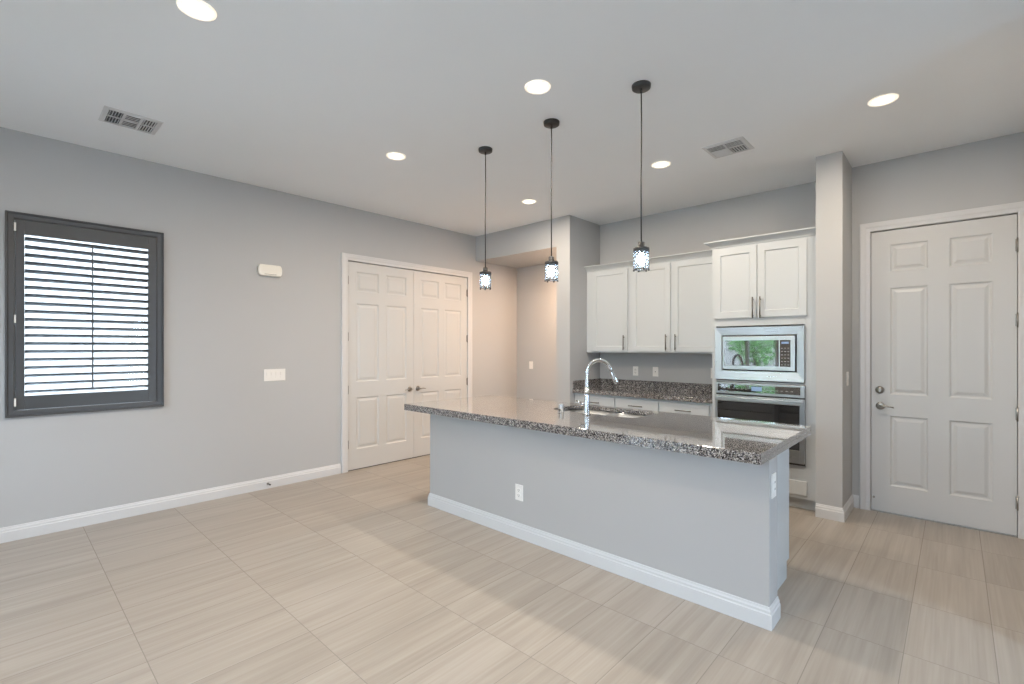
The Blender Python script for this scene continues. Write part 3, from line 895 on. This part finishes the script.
# ------------------------------------------------------------------ kitchen wall cabinets
def bar_pull(parent, x, z, L, vert, y=0.0):
    m = MB()
    if vert:
        m.tube([(x, y - .030, z - L / 2), (x, y - .030, z + L / 2)], .0060, 10)
        for s in (-1, 1): m.tube([(x, y, z + s * (L / 2 - .025)), (x, y - .030, z + s * (L / 2 - .025))], .0045, 8)
    else:
        m.tube([(x - L / 2, y - .030, z), (x + L / 2, y - .030, z)], .0060, 10)
        for s in (-1, 1): m.tube([(x + s * (L / 2 - .025), y, z), (x + s * (L / 2 - .025), y - .030, z)], .0045, 8)
    return m.build('handle', DNICK, parent)
CR = [(0, 0), (.006, 0), (.012, .014), (.036, .038), (.054, .052), (.062, .054), (.062, .064), (0, .064)]
def cab_door(parent, xa, xb, za, zb, y, name='door', fr=.058):
    w, h = xb - xa, zb - za
    return MB().panelled(w, h, .018, [(fr, w - fr)], [(fr, h - fr)], SHAKER, x0=xa, z0=za, y0=y).build(name, CAB, parent)

UF = 5.145   # face plane of uppers (door front)
def upper(x0, x1, doors, label, crown_path):
    o = thing('upper_cabinet', label, 'cabinet', ((x0 + x1) / 2, YK, 1.38))
    ox, oy, oz = (x0 + x1) / 2, YK, 1.38
    m = MB().box(x0 - ox, x1 - ox, UF + .018 - oy, -.002, 0, 2.425 - oz, .001)
    m.build('cabinet_body', CAB, o)
    for xa, xb, hx in doors:
        d = cab_door(o, xa - ox, xb - ox, .018, 2.398 - oz, UF - oy)
        bar_pull(d, hx - ox, 1.502 - oz, .18, True, UF - oy)
    MB().sweep([(p[0] - ox, p[1] - oy) for p in crown_path], CR, base=2.412 - oz).build('crown_moulding', CAB, o)
    return o
upper(-3.479, -2.862, [(-3.388, -2.886, -2.926)], 'single-door cream wall cabinet at the left end, against the divider wall',
      [(-3.479, UF + .018), (-2.862, UF + .018)])
upper(-2.861, -1.776, [(-2.832, -2.352, -2.392), (-2.320, -1.815, -2.281)], 'double-door cream wall cabinet next to the tall oven cabinet',
      [(-2.861, UF + .018), (-1.776, UF + .018)])

# base cabinets under the back worktop
BF = 4.880
def base_unit(x0, x1, dx0, dx1, label, two):
    ox, oy = (x0 + x1) / 2, YK
    o = thing('base_cabinet', label, 'cabinet', (ox, oy, 0))
    m = MB().box(x0 - ox, x1 - ox, BF + .018 - oy, -.002, .105, .884, .001)
    m.box(x0 - ox, x1 - ox, BF + .09 - oy, -.002, 0, .105)
    m.build('cabinet_body', CAB, o)
    w = dx1 - dx0
    d = MB().box(dx0 - ox, dx1 - ox, BF - oy, BF + .018 - oy, .705, .856, .002).build('drawer', CAB, o)
    bar_pull(d, (dx0 + dx1) / 2 - ox, .785, .17, False, BF - oy)
    parts = [(dx0, dx1)] if not two else [(dx0, (dx0 + dx1) / 2 - .002), ((dx0 + dx1) / 2 + .002, dx1)]
    for i, (a, b) in enumerate(parts):
        dd = cab_door(o, a - ox, b - ox, .12, .69, BF - oy)
        hx = (b - .035) if (i == 0) else (a + .035)
        bar_pull(dd, hx - ox, .59, .17, True, BF - oy)
base_unit(-3.479, -2.898, -3.452, -2.910, 'cream base cabinet with drawer at the left end under the granite backsplash', False)
base_unit(-2.897, -2.354, -2.884, -2.367, 'cream base cabinet with drawer in the middle of the back counter', False)
base_unit(-2.353, -1.776, -2.340, -1.820, 'cream base cabinet with drawer beside the tall oven cabinet', False)

bt = slab('back_worktop', [(-3.479, 4.850), (-1.776, 4.850), (-1.776, YK - .001), (-3.479, YK - .001)], [], .885, .930, .003, GRAN)
tag(bt, 'speckled granite back counter with low backsplash under the wall cabinets', 'countertop')
m = MB(); m.box(-3.459, -1.777, YK - .021, YK - .001, .930, 1.032, .002)
m.build('backsplash', GRAN, bt)
MB().box(-3.479, -3.459, 4.856, YK - .001, .930, 1.032, .002).build('side_splash', GRAN, bt)

# ------------------------------------------------------------------ tall oven cabinet
TX0, TX1, TF = -1.775, -.8765, 4.850
YB = YK - .002
ox, oy = (TX0 + TX1) / 2, 5.16
tc = thing('oven_cabinet', 'tall cream cabinet tower holding the microwave and wall oven beside the column', 'cabinet', (ox, oy, 0))
def tp(m, name, mat=CAB, parent=None):
    o = m.build(name, mat, parent or tc)
    if parent is None: o.location = (-ox, -oy, 0)
    return o
m = MB()
m.box(TX0, TX0 + .040, TF, YB, .105, 2.430, .001); m.box(-.974, TX1, TF, YB, .105, 2.430, .001)
m.box(TX0 + .040, -.974, TF, YB, 1.652, 2.430); m.box(TX0 + .040, -.974, TF, YB, .105, .40)
m.box(TX0 + .040, -.974, TF + .002, YB, 1.112, 1.126)
m.box(TX0 + .040, -.974, YB - .02, YB, .40, 1.652)
m.box(TX0 + .03, TX1, TF + .07, YB, 0, .105)
tp(m, 'cabinet_body')
tp(MB().box(-.922, TX1, TF - .006, TF + .001, .105, 2.415, .001), 'filler_strip')
def tdoor(xa, xb, hx):
    w, h = xb - xa, 2.405 - 1.728
    d = tp(MB().panelled(w, h, .018, [(.062, w - .062)], [(.062, h - .062)], SHAKER, x0=xa, z0=1.728, y0=TF - .019), 'door')
    bar_pull(d, hx, 1.818, .20, True, TF - .019)
tdoor(-1.752, -1.361, -1.390); tdoor(-1.355, -.955, -1.326)
tp(MB().box(-1.752, -.955, TF - .019, TF - .001, .140, .262, .002), 'drawer')
tp(MB().sweep([(TX0, UF - .052), (TX0, TF), (TX1, TF)], CR, base=2.422), 'crown_moulding')

# microwave in its trim kit
mw = thing('microwave', 'stainless built-in microwave with dark glass window above the oven', 'microwave', (-1.356, TF, 1.132))
X = lambda v: v + 1.356
z_ = lambda v: v - 1.132
MB().sweep([(X(-1.677), z_(1.224)), (X(-1.677), z_(1.560)), (X(-1.034), z_(1.560)), (X(-1.034), z_(1.224))][::-1],
           [(0, 0), (0, .012), (.004, .016), (.062, .022), (.066, .018), (.066, 0)], plane='xz', closed=True).build('inner_trim', STEEL, mw)
kit = MB(); t = bmesh.new()
def loop(x0, x1, z0, z1, y): return [t.verts.new(p) for p in ((x0, y, z0), (x1, y, z0), (x1, y, z1), (x0, y, z1))]
L = [loop(X(-1.743), X(-.971), z_(1.134), z_(1.640), 0), loop(X(-1.743), X(-.971), z_(1.134), z_(1.640), -.020),
     loop(X(-1.740), X(-.974), z_(1.137), z_(1.637), -.0235), loop(X(-1.682), X(-1.029), z_(1.219), z_(1.565), -.0165)]
for a, b in zip(L, L[1:]):
    for k in range(4): t.faces.new([a[k], a[(k + 1) % 4], b[(k + 1) % 4], b[k]])
bmesh.ops.recalc_face_normals(t, faces=t.faces); kit.merge(t); kit.build('trim_kit', STEEL, mw)
MB().box(X(-1.677), X(-1.034), .004, .30, z_(1.224), z_(1.560)).build('cavity', DARK, mw)
dm = MB().box(X(-1.668), X(-1.044), -.030, .004, z_(1.234), z_(1.550), .003).build('face', STEEL, mw)
MB().box(X(-1.645), X(-1.172), -.033, -.029, z_(1.272), z_(1.512), .001).build('window_glass', BLKGL, dm)
cp = MB().box(X(-1.163), X(-1.078), -.033, -.029, z_(1.272), z_(1.512), .001).build('control_panel', BLKGL, dm)
MB().box(X(-1.150), X(-1.092), -.0338, -.0328, z_(1.478), z_(1.497)).build('clock_display', CLOCK, cp)
for r in range(6):
    for c in range(3):
        MB().box(X(-1.153) + c * .026, X(-1.153) + c * .026 + .013, -.0338, -.0328, z_(1.285) + r * .030, z_(1.285) + r * .030 + .007).build('key_mark', PURPLE, cp)

# wall oven
ov = thing('built_in_oven', 'stainless wall oven with black glass door below the microwave', 'oven', (-1.35, TF, .385))
X = lambda v: v + 1.35
z_ = lambda v: v - .385
MB().box(X(-1.730), X(-.968), -.020, .0, z_(.385), z_(1.108)).build('chassis', SLOT, ov)
cpn = MB().box(X(-1.730), X(-.968), -.038, -.018, z_(1.000), z_(1.108), .002).build('control_panel', STEEL, ov)
cg = MB().box(X(-1.708), X(-1.000), -.041, -.036, z_(1.022), z_(1.092), .001).build('control_glass', BLKGL, cpn)
MB().box(X(-1.400), X(-1.310), -.0418, -.0408, z_(1.038), z_(1.078)).build('clock_display', CLOCK, cpn)
for k in range(6):
    for s in (-1, 1):
        xx = -1.355 + s * (.09 + .04 * k); MB().box(X(xx) - .010, X(xx) + .010, -.0418, -.0408, z_(1.048), z_(1.053)).build('key_mark', PURPLE, cpn)
t = MB()
t.box(X(-1.730), X(-1.706), -.050, -.018, z_(.420), z_(.985), .002); t.box(X(-1.004), X(-.968), -.050, -.018, z_(.420), z_(.985), .002)
t.box(X(-1.706), X(-1.004), -.050, -.018, z_(.928), z_(.985), .002); t.box(X(-1.706), X(-1.004), -.050, -.018, z_(.420), z_(.535), .002)
od = t.build('oven_door', STEEL, ov)
MB().box(X(-1.706), X(-1.004), -.046, -.020, z_(.535), z_(.928), .001).build('door_glass', BLKGL, od)
m = MB().box(X(-1.722), X(-.976), -.088, -.072, z_(.935), z_(.972), .006, 3)
for xx in (-1.68, -1.02): m.box(X(xx) - .012, X(xx) + .012, -.075, -.045, z_(.944), z_(.963), .003)
m.build('handle', STEEL, od)
MB().box(X(-1.730), X(-.968), -.022, -.0, z_(.385), z_(.398)).build('vent_trim', STEEL, ov)
